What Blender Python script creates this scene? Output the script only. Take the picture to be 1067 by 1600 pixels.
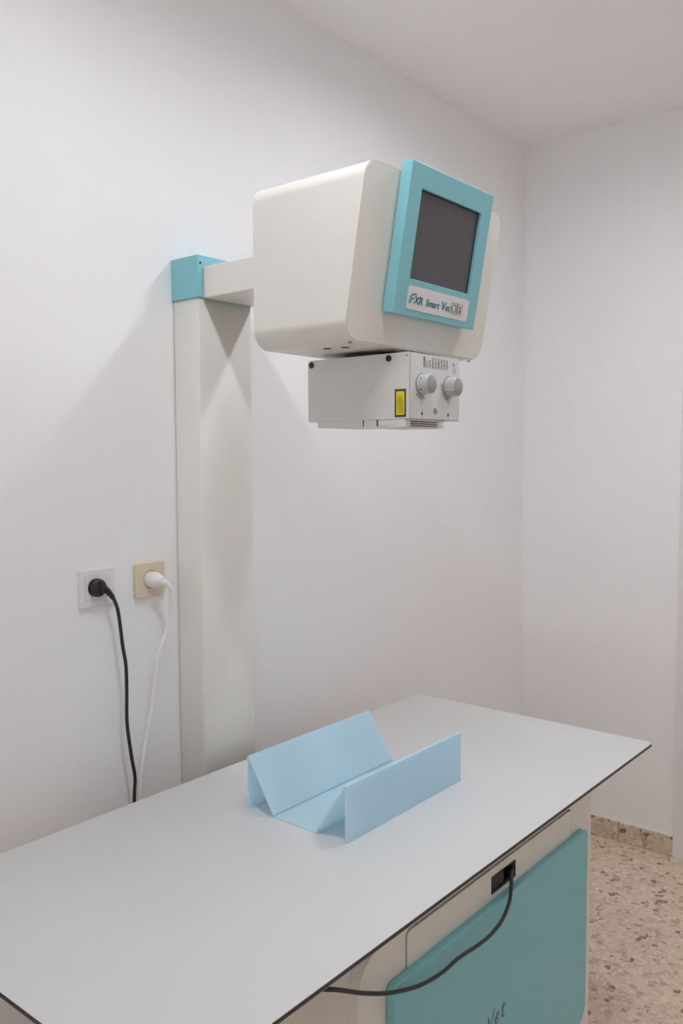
import bpy, bmesh, math, random
from mathutils import Vector, Matrix

for o in list(bpy.data.objects):
    bpy.data.objects.remove(o, do_unlink=True)
SC = bpy.context.scene
COL = SC.collection
random.seed(4)

# ------------------------------------------------------------------ camera
CAM_LOC = (-1.3258, -1.6, 1.4485)
F_PX, YAW, PITCH, ROLL = 1343.8, 0.8843, -0.0664, -0.0041
fw = Vector((math.sin(YAW) * math.cos(PITCH), math.cos(YAW) * math.cos(PITCH), math.sin(PITCH)))
rt = Vector((math.cos(YAW), -math.sin(YAW), 0))
up = rt.cross(fw)
rt, up = rt * math.cos(ROLL) + up * math.sin(ROLL), -rt * math.sin(ROLL) + up * math.cos(ROLL)
cd = bpy.data.cameras.new('camera')
cam = bpy.data.objects.new('camera', cd)
COL.objects.link(cam)
m = Matrix((rt, up, -fw)).transposed().to_4x4()
m.translation = CAM_LOC
cam.matrix_world = m
cd.sensor_fit = 'VERTICAL'
cd.sensor_height = 36.0
cd.lens = F_PX / 1600 * 36.0
cd.clip_start = 0.02
SC.camera = cam

# ------------------------------------------------------------------ world, exposure
w = bpy.data.worlds.new('world')
SC.world = w
w.use_nodes = True
w.node_tree.nodes['Background'].inputs[0].default_value = (0.8, 0.85, 0.9, 1)
w.node_tree.nodes['Background'].inputs[1].default_value = 0.3
vs = SC.view_settings
vs.view_transform = 'Standard'
vs.look = 'None'
vs.exposure = 0.25
vs.gamma = 1.0
vs.use_curve_mapping = False
SC.cycles.max_bounces = 16
SC.cycles.diffuse_bounces = 14          # white room: the many wall-to-wall bounces matter
SC.cycles.glossy_bounces = 4
SC.cycles.transmission_bounces = 6
SC.cycles.caustics_reflective = False
SC.cycles.caustics_refractive = False
LIGHT_STRENGTH = 50.0           # emission of the two ceiling battens
FILL_STRENGTH = 1.3          # fill light from an added, unseen window behind the camera
LIGHT_COLOR = (0.95, 0.98, 1.035)

# ------------------------------------------------------------------ room measures (metres)
XC = 1.7613          # end wall
X0 = -2.7            # wall behind the camera to the left
Y0 = -3.1            # wall behind the camera
ZC = 2.6274          # ceiling


# ------------------------------------------------------------------ materials
def srgb(r, g, b):
    def c(v):
        v /= 255
        return v / 12.92 if v <= .04045 else ((v + .055) / 1.055) ** 2.4
    return (c(r), c(g), c(b), 1)


def new_mat(name, color, rough=.5, noise=.03, nscale=40, bump=0, bscale=300, spec=.5, metal=0, coat=0):
    mt = bpy.data.materials.new(name)
    mt.use_nodes = True
    nt = mt.node_tree
    b = nt.nodes['Principled BSDF']
    b.inputs['Roughness'].default_value = rough
    b.inputs['Specular IOR Level'].default_value = spec
    b.inputs['Metallic'].default_value = metal
    b.inputs['Coat Weight'].default_value = coat
    tc = nt.nodes.new('ShaderNodeTexCoord')
    nz = nt.nodes.new('ShaderNodeTexNoise')
    nz.inputs['Scale'].default_value = nscale
    nz.inputs['Detail'].default_value = 4
    nt.links.new(tc.outputs['Object'], nz.inputs['Vector'])
    rp = nt.nodes.new('ShaderNodeValToRGB')
    a = [max(0, c * (1 - noise)) for c in color[:3]] + [1]
    d = [min(1, c * (1 + noise)) for c in color[:3]] + [1]
    rp.color_ramp.elements[0].color = a
    rp.color_ramp.elements[1].color = d
    rp.color_ramp.elements[0].position = .3
    rp.color_ramp.elements[1].position = .7
    nt.links.new(nz.outputs['Fac'], rp.inputs['Fac'])
    nt.links.new(rp.outputs['Color'], b.inputs['Base Color'])
    if bump:
        n2 = nt.nodes.new('ShaderNodeTexNoise')
        n2.inputs['Scale'].default_value = bscale
        n2.inputs['Detail'].default_value = 3
        nt.links.new(tc.outputs['Object'], n2.inputs['Vector'])
        bp = nt.nodes.new('ShaderNodeBump')
        bp.inputs['Strength'].default_value = bump
        bp.inputs['Distance'].default_value = .002
        nt.links.new(n2.outputs['Fac'], bp.inputs['Height'])
        nt.links.new(bp.outputs['Normal'], b.inputs['Normal'])
    return mt


def terrazzo(name, dark=1.0):
    mt = bpy.data.materials.new(name)
    mt.use_nodes = True
    nt = mt.node_tree
    L = nt.links.new
    b = nt.nodes['Principled BSDF']
    b.inputs['Roughness'].default_value = .32
    dark *= 1.22
    tc = nt.nodes.new('ShaderNodeTexCoord')
    nz = nt.nodes.new('ShaderNodeTexNoise')
    nz.inputs['Scale'].default_value = 28
    nz.inputs['Detail'].default_value = 2
    L(tc.outputs['Object'], nz.inputs['Vector'])
    sub = nt.nodes.new('ShaderNodeVectorMath'); sub.operation = 'SUBTRACT'
    sub.inputs[1].default_value = (.5, .5, .5)
    L(nz.outputs['Color'], sub.inputs[0])
    sc = nt.nodes.new('ShaderNodeVectorMath'); sc.operation = 'SCALE'
    sc.inputs['Scale'].default_value = .022
    L(sub.outputs[0], sc.inputs[0])
    ad = nt.nodes.new('ShaderNodeVectorMath'); ad.operation = 'ADD'
    L(tc.outputs['Object'], ad.inputs[0]); L(sc.outputs[0], ad.inputs[1])

    def layer(scale, stops, edge0, edge1, off):
        mp = nt.nodes.new('ShaderNodeMapping')
        mp.inputs['Location'].default_value = off
        mp.inputs['Rotation'].default_value = (0, 0, off[0])
        L(ad.outputs[0], mp.inputs['Vector'])
        v1 = nt.nodes.new('ShaderNodeTexVoronoi'); v1.inputs['Scale'].default_value = scale
        v2 = nt.nodes.new('ShaderNodeTexVoronoi'); v2.inputs['Scale'].default_value = scale
        v2.feature = 'DISTANCE_TO_EDGE'
        L(mp.outputs[0], v1.inputs['Vector']); L(mp.outputs[0], v2.inputs['Vector'])
        sp = nt.nodes.new('ShaderNodeSeparateColor'); L(v1.outputs['Color'], sp.inputs[0])
        rp = nt.nodes.new('ShaderNodeValToRGB'); rp.color_ramp.interpolation = 'CONSTANT'
        el = rp.color_ramp.elements
        while len(el) < len(stops): el.new(.5)
        for e, (p, c) in zip(el, stops):
            e.position = p
            e.color = [x * dark for x in srgb(*c)[:3]] + [1]
        L(sp.outputs[0], rp.inputs['Fac'])
        mr = nt.nodes.new('ShaderNodeMapRange')
        mr.inputs['From Min'].default_value = edge0
        mr.inputs['From Max'].default_value = edge1
        L(v2.outputs['Distance'], mr.inputs['Value'])
        # some cells hold no chip at all
        th = nt.nodes.new('ShaderNodeMath'); th.operation = 'GREATER_THAN'
        L(sp.outputs[1], th.inputs[0])
        mu = nt.nodes.new('ShaderNodeMath'); mu.operation = 'MULTIPLY'
        L(mr.outputs[0], mu.inputs[0]); L(th.outputs[0], mu.inputs[1])
        return rp, mu, th
    big, mb, tb = layer(58, [(0, (200, 183, 163)), (.35, (190, 171, 150)), (.6, (208, 192, 173)), (.74, (172, 151, 130)), (.94, (132, 104, 86))], .03, .09, (.4, 3, 0))
    tb.inputs[1].default_value = .35
    sm, ms, ts = layer(120, [(0, (212, 197, 178)), (.4, (196, 178, 158)), (.8, (178, 158, 138)), (.95, (142, 114, 96))], .02, .12, (1.1, 0, 2))
    ts.inputs[1].default_value = .3
    base = nt.nodes.new('ShaderNodeRGB')
    base.outputs[0].default_value = [x * dark for x in srgb(198, 182, 163)[:3]] + [1]
    m1 = nt.nodes.new('ShaderNodeMix'); m1.data_type = 'RGBA'
    L(ms.outputs[0], m1.inputs['Factor']); L(base.outputs[0], m1.inputs[6]); L(sm.outputs['Color'], m1.inputs[7])
    m2 = nt.nodes.new('ShaderNodeMix'); m2.data_type = 'RGBA'
    L(mb.outputs[0], m2.inputs['Factor']); L(m1.outputs[2], m2.inputs[6]); L(big.outputs['Color'], m2.inputs[7])
    L(m2.outputs[2], b.inputs['Base Color'])
    return mt


def emission(name, color, strength):
    mt = bpy.data.materials.new(name)
    mt.use_nodes = True
    nt = mt.node_tree
    nt.nodes.remove(nt.nodes['Principled BSDF'])
    e = nt.nodes.new('ShaderNodeEmission')
    e.inputs[0].default_value = (*color, 1)
    e.inputs[1].default_value = strength
    nt.links.new(e.outputs[0], nt.nodes['Material Output'].inputs[0])
    return mt


def acrylic(name, color):
    mt = new_mat(name, color, rough=.28, noise=.02, nscale=12)
    nt = mt.node_tree
    tr = nt.nodes.new('ShaderNodeBsdfTranslucent')
    tr.inputs[0].default_value = color
    mx = nt.nodes.new('ShaderNodeMixShader')
    mx.inputs[0].default_value = .55
    nt.links.new(nt.nodes['Principled BSDF'].outputs[0], mx.inputs[1])
    nt.links.new(tr.outputs[0], mx.inputs[2])
    nt.links.new(mx.outputs[0], nt.nodes['Material Output'].inputs[0])
    return mt


M = {}
M['wall'] = new_mat('wall_paint', (.88, .878, .89, 1), .7, .008, 3, .12, 160, .25)
M['ceiling'] = new_mat('ceiling_paint', (.90, .89, .89, 1), .8, .008, 3, .1, 160, .2)
M['floor'] = terrazzo('terrazzo_floor')
M['skirting'] = terrazzo('terrazzo_skirting', .9)
M['caulk'] = new_mat('white_caulk', (.78, .77, .75, 1), .6)
M['doorpaint'] = new_mat('door_paint', (.80, .775, .79, 1), .45, .01, 5)
M['cream'] = new_mat('cream_powder_coat', (.80, .775, .725, 1), .38, .012, 20, .06, 900, .4)
M['teal'] = new_mat('teal_powder_coat', (.235, .55, .61, 1), .4, .02, 20, .06, 900, .4)
M['grey'] = new_mat('light_grey_enamel', (.70, .69, .675, 1), .4, .02, 20)
M['greyface'] = new_mat('grey_face_plate', (.72, .725, .73, 1), .45, .015, 20)
M['knob'] = new_mat('grey_knob_plastic', (.48, .48, .48, 1), .4, .02, 60)
M['knobcap'] = new_mat('knob_cap_plastic', (.36, .36, .365, 1), .45, .02, 60)
M['screen'] = new_mat('dark_display', (.085, .08, .09, 1), .35, .04, 900)
M['black'] = new_mat('black_plastic', (.018, .017, .019, 1), .45, .1, 90)
M['blackgloss'] = new_mat('black_rubber', (.02, .019, .022, 1), .35, .1, 90)
M['void'] = new_mat('dark_recess', (.012, .012, .013, 1), .7)
M['plate'] = new_mat('name_plate_white', (.76, .72, .74, 1), .4, .01, 30)
M['tealink'] = new_mat('teal_print', (.03, .22, .25, 1), .5)
M['seam'] = new_mat('grey_seam', (.60, .60, .61, 1), .5)
M['ink'] = new_mat('dark_print', (.06, .06, .065, 1), .5)
M['greyink'] = new_mat('grey_print', (.25, .25, .25, 1), .5)
M['yellow'] = new_mat('yellow_label', (.80, .66, .01, 1), .4, .02, 50)
M['labeldark'] = new_mat('dark_label_border', (.06, .05, .02, 1), .5)
M['laminate'] = new_mat('white_laminate', (.645, .645, .64, 1), .33, .012, 4, .03, 500)
M['core'] = new_mat('dark_laminate_core', (.05, .035, .04, 1), .5)
M['acrylic'] = acrylic('pale_blue_acrylic', (.78, .92, .98, 1))
M['whitesocket'] = new_mat('white_socket_plastic', (.80, .785, .80, 1), .3, .01, 40)
M['beige'] = new_mat('beige_socket_plastic', (.72, .63, .47, 1), .35, .02, 40)
M['whiteplug'] = new_mat('white_plug_plastic', (.84, .82, .82, 1), .3, .01, 40)
M['pale'] = new_mat('pale_yellow_window', (.74, .72, .58, 1), .4)
M['metal'] = new_mat('steel', (.55, .55, .54, 1), .3, .03, 60, metal=1)
M['light'] = emission('light_diffuser', LIGHT_COLOR, LIGHT_STRENGTH)
M['window_fill'] = emission('added_fill_glow', (.92, .97, 1.0), FILL_STRENGTH)  # glow of the added window panes, fills the shadows
M['fixture'] = new_mat('white_fixture_enamel', (.8, .8, .8, 1), .4)

# ------------------------------------------------------------------ helpers
WPOS = {}


def empty(name, loc, label=None, cat=None, group=None):
    e = bpy.data.objects.new(name, None)
    e.empty_display_size = .05
    e.location = loc
    COL.objects.link(e)
    WPOS[e] = Vector(loc)
    tag(e, label, cat, group)
    return e


def tag(o, label=None, cat=None, group=None, kind=None):
    for k, v in (('label', label), ('category', cat), ('group', group), ('kind', kind)):
        if v: o[k] = v
    return o


def finish(name, me, mats, parent=None, smooth=False):
    """mesh in world coordinates -> object with its origin at its own centre"""
    if not isinstance(mats, (list, tuple)): mats = [mats]
    me.name = name
    lo = Vector((1e9,) * 3); hi = -lo
    for v in me.vertices:
        for i in range(3):
            lo[i] = min(lo[i], v.co[i]); hi[i] = max(hi[i], v.co[i])
    c = (lo + hi) / 2
    me.transform(Matrix.Translation(-c))
    me.materials.clear()
    for x in mats: me.materials.append(M[x])
    if smooth:
        me.shade_smooth()
        me.set_sharp_from_angle(angle=math.radians(35))
    o = bpy.data.objects.new(name, me)
    COL.objects.link(o)
    if parent is not None:
        o.parent = parent
        o.location = c - WPOS[parent]
    else:
        o.location = c
    WPOS[o] = c.copy()
    if smooth == 'weighted':
        wn = o.modifiers.new('weighted_normal', 'WEIGHTED_NORMAL')
        wn.mode = 'FACE_AREA'
        wn.weight = 100
        wn.keep_sharp = True
    return o


def from_bm(name, bm, mat, parent=None, smooth=False):
    me = bpy.data.meshes.new(name)
    bmesh.ops.recalc_face_normals(bm, faces=bm.faces)
    bm.to_mesh(me); bm.free()
    return finish(name, me, mat, parent, smooth)


def bm_box(bm, lo, hi, mi=0):
    r = bmesh.ops.create_cube(bm, size=1)
    for v in r['verts']:
        v.co = Vector([lo[i] + (v.co[i] + .5) * (hi[i] - lo[i]) for i in range(3)])
    for f in {f for v in r['verts'] for f in v.link_faces}: f.material_index = mi
    return r['verts']


def box(name, lo, hi, mat, parent=None, bevel=0, seg=2):
    bm = bmesh.new()
    lo, hi = [min(a, b) for a, b in zip(lo, hi)], [max(a, b) for a, b in zip(lo, hi)]
    bm_box(bm, lo, hi)
    if bevel:
        bmesh.ops.bevel(bm, geom=bm.edges[:], offset=bevel, segments=seg, affect='EDGES', profile=.5)
    return from_bm(name, bm, mat, parent, 'weighted' if bevel else False)


def rrect(x0, x1, y0, y1, r, n=8):
    """rounded rectangle outline; r a number or (bl, br, tr, tl)"""
    if not isinstance(r, (list, tuple)): r = (r,) * 4
    pts = []
    for (cx, cy, a0, rr) in ((x0 + r[0], y0 + r[0], 180, r[0]), (x1 - r[1], y0 + r[1], 270, r[1]),
                             (x1 - r[2], y1 - r[2], 0, r[2]), (x0 + r[3], y1 - r[3], 90, r[3])):
        if rr < 1e-6:
            pts.append((cx, cy)); continue
        for k in range(n + 1):
            a = math.radians(a0 + 90 * k / n)
            pts.append((cx + rr * math.cos(a), cy + rr * math.sin(a)))
    return pts


def disc(cx, cy, r, n=24, a0=0):
    return [(cx + r * math.cos(a0 + 2 * math.pi * k / n), cy + r * math.sin(a0 + 2 * math.pi * k / n)) for k in range(n)]


class Frame:
    """2-D drawing plane: origin, u, v and outward normal"""
    def __init__(s, o, u, v, n):
        s.o, s.u, s.v, s.n = Vector(o), Vector(u), Vector(v), Vector(n)

    def __call__(s, a, b, d=0):
        return s.o + s.u * a + s.v * b + s.n * d


def plate(name, fr, outlines, d0, d1, mat, parent=None, bevel=0):
    """solid plate between normal depths d0 < d1; outlines[0] plus further outlines (holes or islands), via a filled 2-D curve"""
    cu = bpy.data.curves.new(name, 'CURVE')
    cu.dimensions = '2D'
    cu.fill_mode = 'BOTH'
    h = (d1 - d0) / 2
    if bevel:
        cu.bevel_depth = bevel
        cu.bevel_resolution = 2
        cu.offset = -bevel
    cu.extrude = h - bevel
    for pts in outlines:
        s = cu.splines.new('POLY')
        s.points.add(len(pts) - 1)
        for p, (a, b) in zip(s.points, pts): p.co = (a, b, 0, 1)
        s.use_cyclic_u = True
    return curve_to_obj(name, cu, fr, (d0 + d1) / 2, mat, parent, 'weighted' if bevel else False)


def curve_to_obj(name, cu, fr, dmid, mat, parent, smooth=False):
    t = bpy.data.objects.new('tmp', cu)
    COL.objects.link(t)
    bpy.context.view_layer.update()
    dg = bpy.context.evaluated_depsgraph_get()
    me = bpy.data.meshes.new_from_object(t.evaluated_get(dg), depsgraph=dg)
    bpy.data.objects.remove(t, do_unlink=True)
    bm = bmesh.new(); bm.from_mesh(me)
    bmesh.ops.remove_doubles(bm, verts=bm.verts, dist=1e-6)
    for v in bm.verts:
        v.co = fr(v.co.x, v.co.y, v.co.z + dmid)
    bmesh.ops.recalc_face_normals(bm, faces=bm.faces)
    bm.to_mesh(me); bm.free()
    return finish(name, me, mat, parent, smooth)


def text(name, body, size, fr, mat, parent, a, b, d=0, thick=.0006, shear=0, xs=1, bold=0, spacing=1, align='LEFT', width=None):
    cu = bpy.data.curves.new(name, 'FONT')
    cu.body = body
    cu.size = size
    cu.extrude = thick / 2
    cu.shear = shear
    cu.offset = bold
    cu.space_character = spacing
    cu.align_x = align
    if width:
        t = bpy.data.objects.new('tmp', cu)
        COL.objects.link(t)
        bpy.context.view_layer.update()
        xs = width / max(t.dimensions.x, 1e-6)
        bpy.data.objects.remove(t, do_unlink=True)
    f2 = Frame(fr(a, b), fr.u * xs, fr.v, fr.n)
    return curve_to_obj(name, cu, f2, d, mat, parent)


def smooth_path(pts, n=8):
    out = []
    P = [Vector(p) for p in pts]
    for i in range(len(P) - 1):
        p0 = P[max(i - 1, 0)]; p1 = P[i]; p2 = P[i + 1]; p3 = P[min(i + 2, len(P) - 1)]
        for k in range(n):
            t = k / n
            out.append(.5 * ((2 * p1) + (p2 - p0) * t + (2 * p0 - 5 * p1 + 4 * p2 - p3) * t * t + (3 * p1 - p0 - 3 * p2 + p3) * t ** 3))
    out.append(P[-1])
    return out


def bm_tube(bm, pts, rad, n=10, cap=True):
    """tube through points; rad a number or a list"""
    if not isinstance(rad, (list, tuple)): rad = [rad] * len(pts)
    P = [Vector(p) for p in pts]
    t0 = (P[1] - P[0]).normalized()
    nrm = t0.orthogonal().normalized()
    rings = []
    for i, p in enumerate(P):
        t = (P[min(i + 1, len(P) - 1)] - P[max(i - 1, 0)]).normalized()
        nrm = (nrm - t * nrm.dot(t)).normalized()
        bn = t.cross(nrm)
        rings.append([bm.verts.new(p + (nrm * math.cos(2 * math.pi * k / n) + bn * math.sin(2 * math.pi * k / n)) * rad[i]) for k in range(n)])
    for a, b in zip(rings, rings[1:]):
        for k in range(n):
            bm.faces.new((a[k], a[(k + 1) % n], b[(k + 1) % n], b[k]))
    if cap:
        bm.faces.new(rings[0][::-1]); bm.faces.new(rings[-1])


def tube(name, pts, rad, mat, parent=None, n=10):
    bm = bmesh.new()
    bm_tube(bm, pts, rad, n)
    return from_bm(name, bm, mat, parent, True)


def lathe(name, origin, axis, profile, mat, parent=None, n=32):
    """profile: (radius, distance along axis)"""
    ax = Vector(axis).normalized()
    pts = [Vector(origin) + ax * h for r, h in profile]
    bm = bmesh.new()
    u = ax.orthogonal().normalized(); v = ax.cross(u)
    rings = []
    for (r, h) in profile:
        c = Vector(origin) + ax * h
        rings.append([bm.verts.new(c + (u * math.cos(2 * math.pi * k / n) + v * math.sin(2 * math.pi * k / n)) * max(r, 1e-5)) for k in range(n)])
    for a, b in zip(rings, rings[1:]):
        for k in range(n):
            bm.faces.new((a[k], a[(k + 1) % n], b[(k + 1) % n], b[k]))
    bm.faces.new(rings[0][::-1]); bm.faces.new(rings[-1])
    return from_bm(name, bm, mat, parent, True)


def structure(o): return tag(o, kind='structure')


FY = lambda x, y, z: Frame((x, y, z), (1, 0, 0), (0, 0, 1), (0, -1, 0))    # plane facing the room (-Y)

# ------------------------------------------------------------------ the room shell
T = .12
structure(box('floor', (X0 - T, Y0 - T, -.1), (XC + T, T, 0), 'floor'))
structure(box('ceiling', (X0 - T, Y0 - T, ZC), (XC + T, T, ZC + .1), 'ceiling'))
structure(box('wall_left', (X0 - T, 0, 0), (XC + T, T, ZC), 'wall'))
structure(box('wall_right', (XC, Y0, 0), (XC + T, 0, ZC), 'wall'))
structure(box('wall_rear', (X0 - T, Y0 - T, 0), (XC + T, Y0, ZC), 'wall'))
# wall behind the camera with an opening for an invented window that adds soft fill
WY0, WY1, WZ0, WZ1 = -2.5, -.7, 1.2, 2.3
bm = bmesh.new()
bm_box(bm, (X0 - T, Y0, 0), (X0, 0, WZ0))
bm_box(bm, (X0 - T, Y0, WZ1), (X0, 0, ZC))
bm_box(bm, (X0 - T, Y0, WZ0), (X0, WY0, WZ1))
bm_box(bm, (X0 - T, WY1, WZ0), (X0, 0, WZ1))
structure(from_bm('wall_near', bm, 'wall'))
win = structure(empty('fill_window_1', (X0 - .06, (WY0 + WY1) / 2, WZ0)))
bm = bmesh.new()
for a_, b_ in (((WY0, WZ0), (WY1, WZ0 + .05)), ((WY0, WZ1 - .05), (WY1, WZ1)), ((WY0, WZ0 + .05), (WY0 + .05, WZ1 - .05)), ((WY1 - .05, WZ0 + .05), (WY1, WZ1 - .05)), (((WY0 + WY1) / 2 - .03, WZ0 + .05), ((WY0 + WY1) / 2 + .03, WZ1 - .05))):
    bm_box(bm, (X0 - .075, *a_), (X0 - .03, *b_))
from_bm('fill_window_frame', bm, 'fixture', win)
for ya_, yb_ in ((WY0 + .05, (WY0 + WY1) / 2 - .03), ((WY0 + WY1) / 2 + .03, WY1 - .05)):
    box('fill_light_pane', (X0 - .06, ya_, WZ0 + .05), (X0 - .05, yb_, WZ1 - .05), 'window_fill', win)

# terrazzo skirting of separate tiles
DOOR_Y = -.612
BB = .0711


def skirting(name, along, fixed, a0, a1, sign):
    """tiles along an axis; returns the structure Empty"""
    root = empty(name, (fixed, a0, 0) if along == 'y' else (a0, fixed, 0))
    structure(root)
    a = a0
    step = .4 if a1 > a0 else -.4
    while abs(a1 - a) > 1e-4:
        b = a + step
        if (step > 0 and b > a1) or (step < 0 and b < a1): b = a1
        g = .0008 * (1 if step > 0 else -1)
        if along == 'y':
            t = box('skirting_tile', (fixed, a + g, 0), (fixed - .011, b - g, BB), 'skirting', root, .0012, 1)
            box('grout_bead', (fixed, a, BB), (fixed - .006, b, BB + .004), 'caulk', t)
        else:
            t = box('skirting_tile', (a + g, fixed, 0), (b - g, fixed - .011, BB), 'skirting', root, .0012, 1)
            box('grout_bead', (a, fixed, BB), (b, fixed - .006, BB + .004), 'caulk', t)
        a = b
    return root


rb = skirting('baseboard_right', 'y', XC, -.011, DOOR_Y, -1)
lb = skirting('baseboard_left', 'x', 0, XC - .011, X0, -1)

# door with its casing on the end wall (only the casing edge reaches into the picture)
door = structure(empty('door_1', (XC, -1.07, 0)))
CW = .075
box('casing', (XC, DOOR_Y - CW, 0), (XC - .016, DOOR_Y, 2.12), 'doorpaint', door, .002, 2)
box('casing', (XC, -1.6, 0), (XC - .016, -1.6 + CW, 2.12), 'doorpaint', door, .002, 2)
box('lintel', (XC, -1.6 + CW, 2.045), (XC - .016, DOOR_Y - CW, 2.12), 'doorpaint', door, .002, 2)
leaf = box('leaf', (XC, -1.6 + CW + .003, .006), (XC - .008, DOOR_Y - CW - .003, 2.042), 'doorpaint', door, .001, 1)
hb = bmesh.new()
bm_tube(hb, [(XC - .008, -1.46, 1.03), (XC - .05, -1.46, 1.03), (XC - .055, -1.45, 1.03), (XC - .055, -1.34, 1.03)], .009, 12)
from_bm('handle', hb, 'metal', leaf, True)

# ------------------------------------------------------------------ ceiling battens (the room's lamps, just out of the picture)
for lx, lab in ((-.45, 'linear ceiling light nearer the wall outlets'), (.66, 'linear ceiling light nearer the end wall')):
    ya, yb = -.575, -1.30
    e = empty('ceiling_light', (lx, (ya + yb) / 2, ZC), lab, 'ceiling light', 'linear ceiling lights')
    bm = bmesh.new()
    bm_box(bm, (lx - .045, yb - .012, ZC - .012), (lx + .045, ya + .012, ZC))
    bm_box(bm, (lx - .045, yb - .012, ZC - .0245), (lx - .04, ya + .012, ZC - .012))
    bm_box(bm, (lx + .04, yb - .012, ZC - .0245), (lx + .045, ya + .012, ZC - .012))
    bm_box(bm, (lx - .04, yb - .012, ZC - .0245), (lx + .04, yb - .004, ZC - .012))
    bm_box(bm, (lx - .04, ya + .004, ZC - .0245), (lx + .04, ya + .012, ZC - .012))
    from_bm('housing', bm, 'fixture', e)
    box('diffuser', (lx - .038, yb, ZC - .018), (lx + .038, ya, ZC - .0125), 'light', e)
    nb = 14
    for k in range(nb):
        yk = ya + (yb - ya) * (k + .5) / nb
        box('added_cutoff_blade', (lx - .0395, yk - .0006, ZC - .0245), (lx + .0395, yk + .0006, ZC - .0182), 'fixture', e)  # blades added to hold the lamp's light off the upper wall

# ------------------------------------------------------------------ X-ray stand: column, cap, arm
CX0, CX1, CYF = .005, .173, -.0905
stand = empty('xray_stand', ((CX0 + CX1) / 2, -.05, 0), 'tall cream column against the wall with teal cap and short arm', 'x-ray stand')
plate('column', Frame((0, 0, 0), (1, 0, 0), (0, 1, 0), (0, 0, 1)), [rrect(CX0, CX1, CYF, -.003, .004, 4)], 0, 1.812, 'cream', stand)
cap = box('cap', (.0015, -.0945, 1.8085), (.1780, -.0005, 1.903), 'teal', stand, .0015, 2)
tag(cap, 'teal square cap on top of the column')
lathe('screw', (.0085, -.0945, 1.885), (0, -1, 0), [(.0028, 0), (.0028, .0012), (.0014, .0016)], 'black', cap, 12)
AX0, AX1 = .0166, .1785
arm = box('arm', (AX0, -.0946, 1.8070), (AX1, -.402, 1.878), 'cream', stand, .003, 3)

# ------------------------------------------------------------------ X-ray generator head
BX0, BX1, BYB = -.1334, .3395, -.4034
BYT, BYBOT, BZT, BZB = -.6816, -.628, 1.9584, 1.6516
gen = empty('xray_generator', ((BX0 + BX1) / 2, -.52, BZB), 'cream x-ray generator head with teal touch panel hanging from the arm', 'x-ray machine')


def head_y(z): return BYBOT + (BYT - BYBOT) * (z - BZB) / (BZT - BZB)


R_H = .038
R_T = .031


def head_outline(i): return rrect(BX0 + i, BX1 - i, BZB + i, BZT - i, (R_H - i, R_H - i, R_T - i, R_T - i), 10)


out = head_outline(0)
bm = bmesh.new()
back_in = head_outline(.004)
rings = []
rings.append([bm.verts.new((x, BYB, z)) for x, z in back_in])
rings.append([bm.verts.new((x, BYB - .003, z)) for x, z in out])
rings.append([bm.verts.new((x, head_y(z) + .0, z)) for x, z in out])
inn = head_outline(.0016)
rings.append([bm.verts.new((x, head_y(z), z)) for x, z in inn])
rings.append([bm.verts.new((x, head_y(z) + .0025, z)) for x, z in inn])
n = len(out)
bm.faces.new(rings[0])
bm.faces.new(rings[-1][::-1])
for a, b in zip(rings, rings[1:]):
    for k in range(n):
        bm.faces.new((a[k], a[(k + 1) % n], b[(k + 1) % n], b[k]))
housing = from_bm('housing', bm, 'cream', gen, 'weighted')

SL = Vector((0, BYT - BYBOT, BZT - BZB)); HL = SL.length; SL.normalize()
SN = Vector((0, -SL.z, SL.y))
FP = Frame((0, BYBOT, BZB), (1, 0, 0), SL, SN)          # slanted front of the head: u = x, v = up the slope
plate('front_plate', FP, [rrect(BX0 + .0022, BX1 - .0022, .0024, HL - .0024, (R_H - .0022, R_H - .0022, R_T - .0022, R_T - .0022), 10)], -.0024, .0004, 'cream', gen, .0006)
lathe('screw', (-.1, -.617, BZB), (0, 0, -1), [(.0036, 0), (.0036, .0015), (.002, .002)], 'greyink', housing, 14)
for (sx, sy) in ((-.0238, -.5243), (-.0167, -.563)):
    lathe('screw', (sx - .03, sy, BZB), (0, 0, -1), [(.0085, -.001), (.0085, .0008), (.004, .0012)], 'black', housing, 16)
lathe('screw', (.313, -.617, BZB), (0, 0, -1), [(.0036, 0), (.0036, .0018), (.002, .0022)], 'greyink', housing, 14)

# touch control panel
PX0, PX1, PV0, PV1, PT = -.0365, .2505, .061, .3285, .0275
panel = plate('control_panel', FP, [rrect(PX0, PX1, PV0, PV1, .002, 3), rrect(.0028, .2135, .1285, .287, .001, 2)], .0035, PT, 'teal', gen, .0012)
tag(panel, 'teal control panel frame')
plate('panel_spacer', FP, [rrect(PX0 + .012, PX1 - .012, PV0 + .012, HL - .02, .004, 3)], .001, .0036, 'void', panel)
sc_ = plate('screen', FP, [rrect(.0012, .2151, .1269, .2886, .001, 2)], .004, PT - .0065, 'screen', panel)
tag(sc_, 'dark grey switched-off display')
plate('screen_border', FP, [rrect(.0030, .2133, .1287, .2868, .0008, 2), rrect(.0045, .2107, .1300, .2845, .0008, 2)], PT - .0066, PT - .006, 'void', panel)
NP0, NP1, NV0, NV1 = .002, .2165, .0735, .1165
npl = plate('name_plate', FP, [rrect(NP0, NP1, NV0, NV1, .0065, 6)], PT - .0004, PT + .0008, 'plate', panel)
tag(npl, 'white rounded name plate')
DT = PT + .0011
# lettering: swoosh F, then XR Smart Vet
bl = NV0 + .0125


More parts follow.
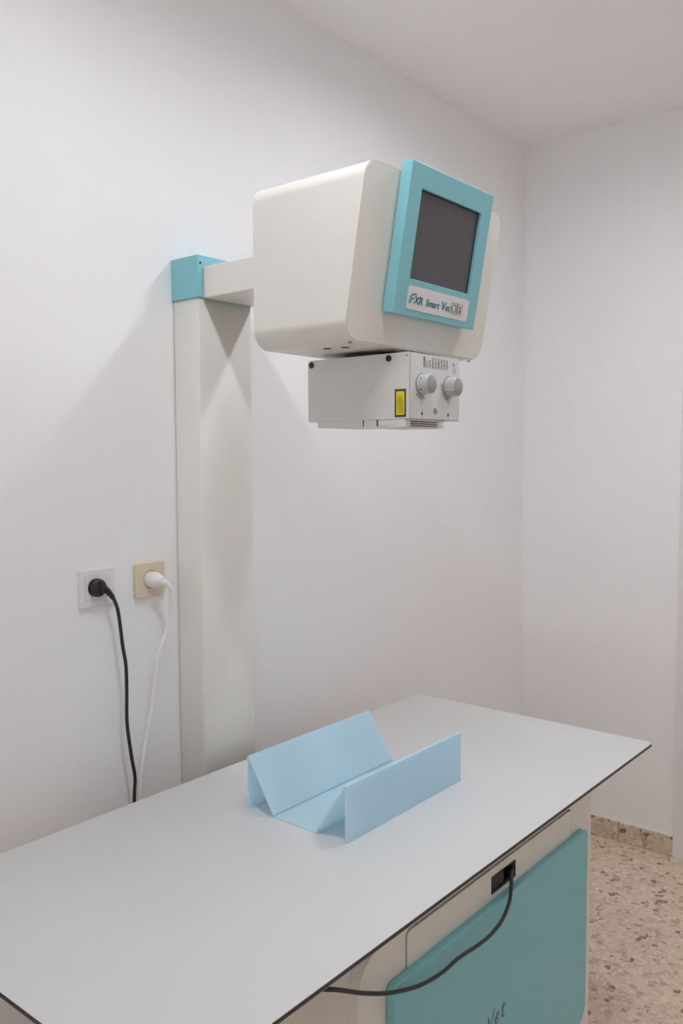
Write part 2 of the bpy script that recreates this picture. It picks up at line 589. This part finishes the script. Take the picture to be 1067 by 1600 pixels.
def ribbon(pts, widths):
    """closed outline of a stroke of varying width through 2-D points"""
    P = [Vector(p) for p in smooth_path([(a, b, 0) for a, b in pts], 6)]
    L, Rr = [], []
    for i, p in enumerate(P):
        t = (P[min(i + 1, len(P) - 1)] - P[max(i - 1, 0)]).normalized()
        f = i / (len(P) - 1) * (len(widths) - 1)
        k = min(int(f), len(widths) - 2)
        wd = widths[k] + (widths[k + 1] - widths[k]) * (f - k)
        nn = Vector((-t.y, t.x, 0)) * wd / 2
        L.append((p.x + nn.x, p.y + nn.y)); Rr.append((p.x - nn.x, p.y - nn.y))
    return L + Rr[::-1]


fx = NP0 + .006
plate('lettering', FP, [ribbon([(fx, bl - .001), (fx + .003, bl + .0085), (fx + .0085, bl + .0145), (fx + .0155, bl + .0165), (fx + .0235, bl + .0168)], [.0022, .0030, .0034, .0030, .0014])], DT - .0003, DT + .0003, 'tealink', panel)
plate('lettering', FP, [ribbon([(fx + .0060, bl - .001), (fx + .0072, bl + .0048), (fx + .0110, bl + .0080), (fx + .0165, bl + .0090)], [.0018, .0028, .0030, .0014])], DT - .0003, DT + .0003, 'tealink', panel)
text('lettering', 'XR', .0190, FP, 'tealink', panel, NP0 + .0215, bl, DT, shear=.2, bold=.0006, width=.031)
text('lettering', 'Smart', .0180, FP, 'tealink', panel, NP0 + .0605, bl, DT, shear=.2, bold=.0004, width=.0480)
text('lettering', 'V', .0215, FP, 'tealink', panel, NP0 + .1150, bl, DT, shear=.2, bold=.0009, width=.0160)
text('lettering', 'et', .0180, FP, 'tealink', panel, NP0 + .1290, bl, DT, shear=.2, bold=.0003, width=.0175)
# two square symbols


def outline_box(x0, x1, y0, y1, t): return [[(x0, y0), (x1, y0), (x1, y1), (x0, y1)], [(x0 + t, y0 + t), (x1 - t, y0 + t), (x1 - t, y1 - t), (x0 + t, y1 - t)]]


s0 = NP0 + .151
plate('symbol', FP, outline_box(s0, s0 + .0215, bl - .003, bl + .0185, .0006), DT - .0003, DT + .0003, 'ink', panel)
plate('symbol', FP, [disc(s0 + .0105, bl + .0078, .0075), disc(s0 + .0105, bl + .0078, .0064)], DT - .0003, DT + .0003, 'ink', panel)
plate('symbol', FP, [disc(s0 + .0168, bl + .0078, .0011, 10)], DT - .0003, DT + .0003, 'ink', panel)
s1 = s0 + .0235
plate('symbol', FP, outline_box(s1, s1 + .0165, bl - .003, bl + .0185, .0005), DT - .0003, DT + .0003, 'greyink', panel)
plate('symbol', FP, [[(s1 + .0048, bl), (s1 + .0118, bl), (s1 + .0095, bl + .0035), (s1 + .0118, bl + .007), (s1 + .0048, bl + .007), (s1 + .0071, bl + .0035)]], DT - .0003, DT + .0003, 'ink', panel)
for dx in (.0045, .0075, .0105):
    plate('symbol', FP, [disc(s1 + dx + .0008, bl + .0115, .0013, 10)], DT - .0003, DT + .0003, 'ink', panel)

# collimator below the head (part of the generator)
KX0, KX1, KYB, KYF, KZT, KZB = .0141, .1916, -.4141, -.6672, 1.6413, 1.516
side = Frame((0, 0, 0), (0, -1, 0), (0, 0, 1), (-1, 0, 0))      # u = -y
bm = bmesh.new()
prof = [(-KYB + .006, KZT), (-KYF - .0015, KZT), (-KYF, KZT - .0015), (-KYF, KZB + .001), (-KYF - .001, KZB), (-KYB + .001, KZB), (-KYB, KZB + .001), (-KYB, KZT - .006), (-KYB + .0018, KZT - .0018)]
col = plate('collimator', side, [prof], -KX1, -KX0, 'grey', gen, .0008)
tag(col, 'grey collimator box with two knobs')
lathe('mounting_ring', ((KX0 + KX1) / 2, -.53, KZT), (0, 0, 1), [(.07, -.001), (.07, BZB - KZT + .0005)], 'black', col, 40)
KF = FY(0, KYF, 0)
plate('face_plate', KF, [rrect(KX0 + .0028, KX1 - .001, KZB + .001, KZT - .001, .004, 5)], -.0005, .0014, 'greyface', col, .0004)
plate('face_seam', KF, [rrect(KX0 + .0020, KX1 - .0003, KZB + .0003, KZT - .0003, .0044, 5), rrect(KX0 + .0027, KX1 - .0009, KZB + .0009, KZT - .0009, .004, 5)], -.0003, .0004, 'greyink', col)
for ux, uz in ((.4246, 1.6318), (.6204, 1.6317)):
    lathe('bolt', (KX0, -ux, uz), (-1, 0, 0), [(.0062, -.002), (.0062, .002), (.0048, .0028), (.0028, .0028), (.0024, .001)], 'blackgloss', col, 20)
lathe('bolt', (KX0, -.662, 1.635), (-1, 0, 0), [(.002, -.001), (.002, .0008)], 'greyink', col, 10)
SX = Frame((KX0, 0, 0), (0, -1, 0), (0, 0, 1), (-1, 0, 0))
wl = plate('warning_label', SX, [rrect(.6345, .6603, 1.5196, 1.5722, .0006, 2)], -.0002, .0006, 'labeldark', col)
plate('warning_label', SX, [rrect(.6383, .6570, 1.5236, 1.5682, .0004, 2)], .0004, .0010, 'yellow', col)
pl = []
for i, (ua, z0_, z1_) in enumerate(((.6415, 1.528, 1.556), (.6443, 1.5265, 1.560), (.6471, 1.5265, 1.5565), (.6499, 1.5275, 1.561), (.6527, 1.5265, 1.553))):
    zz = z0_
    while zz < z1_:
        l = random.uniform(.0014, .0036)
        pl.append([(ua, zz), (ua + .0011, zz), (ua + .0011, min(zz + l, z1_)), (ua, min(zz + l, z1_))])
        zz += l + .0009
plate('label_print', SX, pl, .0009, .0013, 'labeldark', col)

KD = .0014
for kx in (.0548, .150):
    kz = 1.5822
    kn = lathe('knob', (kx, KYF - KD, kz), (0, -1, 0), [(.0192, -.0004), (.0196, .0012), (.0196, .0032), (.0189, .0042), (.0187, .0190), (.0181, .0212), (.0172, .0222)], 'knob', col, 40)
    lathe('knob_cap', (kx, KYF - KD - .0221, kz), (0, -1, 0), [(.0170, 0), (.0169, .0006), (.0160, .0012)], 'knobcap', col, 36)
    lathe('knob_seat', (kx, KYF - KD, kz), (0, -1, 0), [(.0212, -.0003), (.0212, .0006)], 'greyink', col, 36)
    # pointer line and grub screws on the rim
    if kx > .1:
        box('knob_pointer', (kx - .0193, KYF - KD - .0235, kz - .0075), (kx - .0165, KYF - KD - .004, kz - .0062), 'plate', col)
    else:
        for ang in (145, 215):
            a = math.radians(ang)
            lathe('grub_screw', (kx + .018 * math.cos(a), KYF - KD - .008, kz + .018 * math.sin(a)), (math.cos(a), 0, math.sin(a)), [(.0017, 0), (.0017, .0012)], 'ink', col, 10)
    # dial arc with ticks and figures
    a0, a1 = (math.radians(228), math.radians(290)) if kx < .1 else (math.radians(170), math.radians(268))
    arc_o = [(kx + .0254 * math.cos(a0 + (a1 - a0) * k / 14), kz + .0254 * math.sin(a0 + (a1 - a0) * k / 14)) for k in range(15)]
    arc_i = [(kx + .0238 * math.cos(a1 - (a1 - a0) * k / 14), kz + .0238 * math.sin(a1 - (a1 - a0) * k / 14)) for k in range(15)]
    plate('dial_scale', KF, [arc_o + arc_i], KD - .0002, KD + .0003, 'ink', col)
    tk = []
    nn = 5 if kx < .1 else 9
    for k in range(nn):
        a = a0 + (a1 - a0) * k / (nn - 1)
        ca, sa = math.cos(a), math.sin(a)
        r0, r1, hw = .0262, .0292, .0008
        tk.append([(kx + r0 * ca - hw * sa, kz + r0 * sa + hw * ca), (kx + r1 * ca - hw * sa, kz + r1 * sa + hw * ca), (kx + r1 * ca + hw * sa, kz + r1 * sa - hw * ca), (kx + r0 * ca + hw * sa, kz + r0 * sa - hw * ca)])
    plate('dial_scale', KF, tk, KD - .0002, KD + .0003, 'greyink', col)

# exposure table printed above the knobs, too fine to read: little figures in columns
figs = []
for c in range(9):
    x_ = .060 + c * .0102
    rows = 8
    for r_ in range(rows):
        if c == 1 and r_ < 3 or c == 2 and r_ < 2: continue
        z_ = 1.6355 - r_ * .0026 - c * .0001
        l = random.uniform(.003, .0062) if c else .0068
        if c == 8 and r_ > 5: l = .003
        figs.append([(x_, z_), (x_ + l, z_), (x_ + l, z_ - .0013), (x_, z_ - .0013)])
plate('exposure_table', KF, figs, KD - .0002, KD + .0003, 'ink', col)
plate('exposure_diagram', KF, [[(.166, 1.6305), (.170, 1.6305), (.170, 1.6265), (.166, 1.6265)]], KD - .0002, KD + .0003, 'ink', col)
plate('exposure_diagram', KF, [[(.1665, 1.626), (.1672, 1.626), (.1672, 1.612), (.1665, 1.612)], [(.1735, 1.6235), (.1745, 1.6235), (.1765, 1.612), (.1755, 1.612)], [(.168, 1.6125), (.1745, 1.6125), (.1745, 1.6115), (.168, 1.6115)]], KD - .0002, KD + .0003, 'greyink', col)
for dx in (.055, .1485):
    plate('mark', KF, [[(dx - .0036, 1.5268), (dx, 1.5225), (dx + .0036, 1.5268), (dx, 1.5311)]], KD - .0002, KD + .0003, 'ink', col)
    plate('mark', KF, [[(dx - .0007, 1.5205), (dx + .0007, 1.5205), (dx + .0007, 1.5331), (dx - .0007, 1.5331)]], KD - .0002, KD + .0003, 'ink', col)
plate('mark', KF, [disc(.1018, 1.5325, .0062), disc(.1018, 1.5325, .0050)], KD - .0002, KD + .0003, 'ink', col)
plate('mark', KF, [[(.1010, 1.5277), (.1026, 1.5277), (.1026, 1.5373), (.1010, 1.5373)]], KD - .0002, KD + .0003, 'ink', col)
for q in (-.0027, .0027):
    plate('mark', KF, [disc(.1018 + q, 1.5325, .0013, 10)], KD - .0002, KD + .0003, 'ink', col)

# accessory rails under the collimator
box('rail', (KX0 + .001, -.4392, 1.5035), (.160, -.560, KZB + .0003), 'grey', col, .0008, 1)
box('rail', (KX0 + .001, -.5557, 1.5000), (.150, -.640, KZB + .0003), 'grey', col, .0008, 1)
rb_ = bmesh.new()
for z_a, z_b, yy in ((1.5128, 1.516, -.660), (1.5088, 1.5108, -.657), (1.5046, 1.5066, -.657), (1.5003, 1.5026, -.657)):
    bm_box(rb_, (KX0 + .016, yy, z_a), (.150, -.639, z_b))
bm_box(rb_, (KX0 + .016, -.643, 1.5003), (.150, -.639, KZB))
from_bm('rail', rb_, 'grey', col)
box('rail_clip', (KX0 + .0005, -.6375, 1.5010), (KX0 + .018, -.6585, KZB), 'greyface', col, .001, 1)
box('window_pane', (KX0 - .0002, -.5945, 1.5045), (KX0 + .004, -.6185, 1.5145), 'pale', col, .0006, 1)
box('rail_slot', (KX0 + .0004, -.5905, 1.5035), (KX0 + .003, -.5945, 1.5155), 'ink', col)

# ------------------------------------------------------------------ wall outlets
def outlet(name, x0, x1, z0, z1, th, mat, r, label, cx, cz, insert):
    e = empty(name, ((x0 + x1) / 2, 0, z0), label, 'wall outlet')
    WF = FY(0, 0, 0)
    fp = plate('faceplate', WF, [rrect(x0, x1, z0, z1, r, 5), disc(cx, cz, .0205, 32)], 0, th, mat, e, .0022)
    lathe('well', (cx, -th + .006, cz), (0, -1, 0), [(.0204, -.0055 + .002), (.0204, 0), (.0202, .0045), (.0192, .0045), (.0190, .001), (.0, .001)], mat, fp, 32)
    if insert:
        s = .0270
        plate('insert_frame', WF, [rrect(cx - s, cx + s, cz - s, cz + s, .002, 3), rrect(cx - s + .0012, cx + s - .0012, cz - s + .0012, cz + s - .0012, .0015, 3)], th - .0004, th + .0003, 'seam', fp)
        plate('insert', WF, [rrect(cx - s + .0013, cx + s - .0013, cz - s + .0013, cz + s - .0013, .002, 3), disc(cx, cz, .0206, 32)], th - .0004, th + .0010, mat, fp)
    return e


S1C = (-.2290, 1.1625)
outlet('wall_outlet', -.2687, -.1790, 1.1200, 1.2020, .0095, 'whitesocket', .002, 'white square wall outlet holding the black round plug', S1C[0], S1C[1], True)
S2C = (-.0820, 1.1640)
outlet('wall_outlet', -.1235, -.0405, 1.1232, 1.2030, .0115, 'beige', .006, 'yellowed beige wall outlet holding the white plug', S2C[0], S2C[1], False)

# ------------------------------------------------------------------ black cord from the white outlet
bc = empty('power_cord', (S1C[0], -.01, S1C[1]), 'black power cord with round plug hanging from the white outlet', 'power cord')
pg = lathe('plug', (S1C[0], -.004, S1C[1]), (0, -1, 0), [(.0175, 0), (.0185, .003), (.0190, .010), (.0195, .012), (.0195, .017), (.0180, .020), (.0150, .0225), (.0080, .0240), (.001, .0242)], 'black', bc, 32)
rib = bmesh.new()
bm_box(rib, (S1C[0] - .0015, -.0305, S1C[1] - .015), (S1C[0] + .0015, -.024, S1C[1] + .015))
from_bm('plug_rib', rib, 'black', pg)
neck = smooth_path([(S1C[0] + .002, -.018, S1C[1] - .001), (-.2150, -.022, 1.1590), (-.2055, -.026, 1.1480), (-.1985, -.029, 1.1370)], 6)
tube('strain_relief', neck, [.0085 - .0035 * i / (len(neck) - 1) + (.0007 if i % 3 == 0 else 0) for i in range(len(neck))], 'black', pg, 14)
path = smooth_path([(-.2055, -.026, 1.1480), (-.1985, -.029, 1.1370), (-.1905, -.032, 1.1130), (-.1862, -.034, 1.0787), (-.1808, -.035, 1.0278), (-.1735, -.035, .9833), (-.1727, -.035, .9254), (-.1728, -.034, .8529), (-.1632, -.034, .7771), (-.1553, -.035, .7233), (-.1585, -.035, .6701), (-.170, -.04, .45), (-.165, -.05, .15), (-.17, -.07, .012), (-.21, -.11, .0045), (-.32, -.13, .0045), (-.40, -.11, .0045)], 8)
tube('cable', path, .0040, 'blackgloss', bc, 10)

# ------------------------------------------------------------------ white cord from the beige outlet
wc = empty('power_cord', (S2C[0], -.01, S2C[1]), 'white power cord with angled plug hanging from the beige outlet', 'power cord')
wp = lathe('plug', (S2C[0], -.006, S2C[1]), (.16, -1, -.04), [(.0182, 0), (.0186, .004), (.0186, .020), (.0180, .024), (.0160, .028), (.0125, .036), (.0105, .041), (.0090, .044), (.0070, .045)], 'whiteplug', wc, 32)
ww = smooth_path([(-.0760, -.042, 1.1618), (-.0700, -.052, 1.1570), (-.0610, -.058, 1.1440)], 6)
tube('strain_relief', ww, [.0085 - .0035 * i / (len(ww) - 1) for i in range(len(ww))], 'whiteplug', wp, 14)
wpath = smooth_path([(-.0700, -.052, 1.1570), (-.0610, -.058, 1.1440), (-.0585, -.054, 1.1254), (-.0570, -.050, 1.0878), (-.0665, -.046, 1.0444), (-.0880, -.040, .9887), (-.0950, -.037, .9381), (-.1028, -.035, .8803), (-.1208, -.035, .8102), (-.1330, -.035, .7545), (-.1425, -.035, .6759), (-.13, -.04, .45), (-.10, -.06, .15), (-.09, -.08, .011), (-.05, -.12, .0042), (.02, -.15, .0042), (.10, -.14, .0042)], 8)
tube('cable', wpath, .0050, 'whiteplug', wc, 10)

# ------------------------------------------------------------------ examination table
TX0, TX1, TY0, TY1, TZ = -.7512, .8202, -.1398, -.8571, .7196
GX0, GX1, GYF, GYB = -.3470, .5115, -.827, -.17
table = empty('examination_table', (.08, -.5, 0), 'white-topped x-ray table with cream base and teal front door', 'table')
UP = Frame((0, 0, 0), (1, 0, 0), (0, 1, 0), (0, 0, 1))
tout = [rrect(TX0, TX1, TY1, TY0, .012, 6)]
tin = [rrect(TX0 + .0003, TX1 - .0003, TY1 + .0003, TY0 - .0003, .012, 6)]
top = plate('tabletop', UP, tout, TZ - .0072, TZ - .0010, 'core', table)
tag(top, 'thin tabletop with dark edge')
plate('laminate', UP, tin, TZ - .0010, TZ, 'laminate', top)
plate('laminate', UP, tin, TZ - .0080, TZ - .0072, 'laminate', top)
body = box('base_body', (GX0, GYF + .02, .0), (GX1, GYB, .690), 'cream', table, .002, 2)
box('top_support', (GX0 + .03, GYF + .06, .689), (GX1 - .03, GYB - .03, TZ - .0078), 'cream', table)
GF = FY(0, GYF, 0)
panel_r = (.010, .010, .010, .010)
AP = (-.2227, .402, .45, .679)
IN = (.0530, .1465, .6268, .6605)
plate('front_panel', GF, [rrect(GX0, GX1, .02, .6845, (.058, .058, .004, .058), 10), rrect(*AP, .010, 5)], -.0205, 0, 'cream', table, .0015)
ap = plate('access_panel', GF, [rrect(AP[0] + .0036, AP[1] - .0036, AP[2] + .0036, AP[3] - .0036, .008, 5), rrect(*IN, .0015, 2)], -.0195, .0012, 'cream', table, .0009)

plate('gap_shade_strip', GF, [rrect(AP[0] + .0002, AP[1] - .0002, AP[2] + .0002, AP[3] - .0002, .010, 5), rrect(AP[0] + .0034, AP[1] - .0034, AP[2] + .0034, AP[3] - .0034, .008, 5)], -.014, -.003, 'black', ap)  # black strip laid in the gap to stand in for its shade

# mains inlet with its dark recess
inl = box('mains_inlet', (IN[0] + .0005, GYF + .0185, IN[2] + .0005), (IN[1] - .0005, GYF + .0190, IN[3] - .0005), 'void', table)
fr_ = plate('inlet_frame', GF, [rrect(IN[0], IN[1], IN[2], IN[3], .0015, 2), rrect(IN[0] + .0016, IN[1] - .0016, IN[2] + .0016, IN[3] - .0016, .001, 2)], -.0188, .0020, 'black', inl)
box('fuse_holder', (IN[0] + .003, GYF + .018, IN[2] + .0025), (IN[0] + .054, GYF + .002, IN[3] - .0025), 'black', inl, .001, 1)

# teal door
DX0, DX1, DZ0, DZ1 = -.2775, .4555, .178, .6170
door_t = plate('door', GF, [rrect(DX0, DX1, DZ0, DZ1, (.045, .045, .010, .012), 8)], .0015, .0165, 'teal', table, .0008)
tag(door_t, 'teal door panel')
DF = FY(0, GYF - .0165, 0)
vx = .016
plate('lettering', DF, [ribbon([(vx, .4135), (vx + .0035, .4050), (vx + .006, .3850)], [.0014, .0030, .0022])], -.0002, .0006, 'ink', door_t)
plate('lettering', DF, [ribbon([(vx + .006, .3850), (vx + .014, .4000), (vx + .0245, .4190)], [.0022, .0016, .0012])], -.0002, .0006, 'ink', door_t)
plate('lettering', DF, [ribbon([(vx + .0275, .3935), (vx + .0345, .3960), (vx + .0405, .4015), (vx + .0385, .4050), (vx + .0320, .4010), (vx + .0275, .3925), (vx + .0300, .3870), (vx + .0360, .3870), (vx + .0425, .3905)], [.0014, .0018, .0018, .0022, .0024, .0022, .0018, .0012])], -.0002, .0006, 'ink', door_t)
plate('lettering', DF, [ribbon([(vx + .0600, .4140), (vx + .0565, .4000), (vx + .0540, .3900), (vx + .0570, .3865), (vx + .0630, .3890)], [.0014, .0026, .0024, .0018, .0012])], -.0002, .0006, 'ink', door_t)
plate('lettering', DF, [ribbon([(vx + .0510, .4050), (vx + .0580, .4056), (vx + .0680, .4066)], [.0012, .0018, .0012])], -.0002, .0006, 'ink', door_t)

# ------------------------------------------------------------------ cord of the table
tcord = empty('power_cord', (.118, GYF, .64), 'black cord looping from the inlet below the tabletop edge', 'power cord')
cn = smooth_path([(.1270, GYF + .0150, .6430), (.1262, GYF + .004, .6440), (.1225, GYF - .0050, .6470), (.1140, GYF - .0110, .6515), (.1030, GYF - .0160, .6530)], 5)
tube('connector', cn, [.0080 - .0046 * i / (len(cn) - 1) for i in range(len(cn))], 'black', tcord, 12)
cpath = smooth_path([(.1140, -.8380, .6515), (.1030, -.8430, .6530), (.0881, -.851, .6453), (.0681, -.858, .6187), (.0357, -.86, .5965), (-.0064, -.86, .5875), (-.0535, -.86, .5889), (-.1138, -.858, .5933), (-.1623, -.857, .5916), (-.2252, -.855, .6001), (-.2965, -.85, .6223), (-.3529, -.844, .6474), (-.4055, -.838, .6764), (-.4321, -.830, .6880), (-.4550, -.800, .690), (-.4700, -.740, .660), (-.4600, -.66, .48), (-.4450, -.61, .2), (-.4450, -.58, .02), (-.4700, -.55, .0036), (-.5400, -.47, .0036), (-.5300, -.35, .0036)], 8)
tube('cable', cpath, .0034, 'blackgloss', tcord, 10)

# ------------------------------------------------------------------ blue positioning trough
QX0, QX1, QYA, QYB, QZ = -.1096, .2969, -.3490, -.6122, .8303
tr = empty('positioning_trough', ((QX0 + QX1) / 2, (QYA + QYB) / 2, TZ), 'pale blue translucent V-shaped positioning trough on the white tabletop', 'positioner')
TH = .0035
YZ = Frame((0, 0, 0), (0, -1, 0), (0, 0, 1), (1, 0, 0))


def sheet(name, p, q, par=tr, t=TH, trim=0):
    """flat acrylic panel between two (y, z) lines, running along X"""
    a = Vector((0, *p)); b = Vector((0, *q))
    d = (b - a).normalized()
    nn = Vector((0, -d.z, d.y)) * t / 2
    prof = [(-(v.y), v.z) for v in (a - nn, b - nn, b + nn, a + nn)]
    return plate(name, YZ, [prof], QX0, QX1, 'acrylic', par, .0004)


h = TH / 2
sheet('outer_panel', (QYA - h, TZ + .0002), (QYA - h, QZ))
sheet('sloping_panel', (QYA - TH - .0012, QZ - .0005), (-.4230, TZ + TH + .0018))
sheet('bottom_panel', (-.4215, TZ + h + .0002), (-.5385, TZ + h + .0002))
sheet('sloping_panel', (-.5370, TZ + TH + .0018), (QYB + TH + .0012, QZ - .0005))
sheet('outer_panel', (QYB + h, TZ + .0002), (QYB + h, QZ))
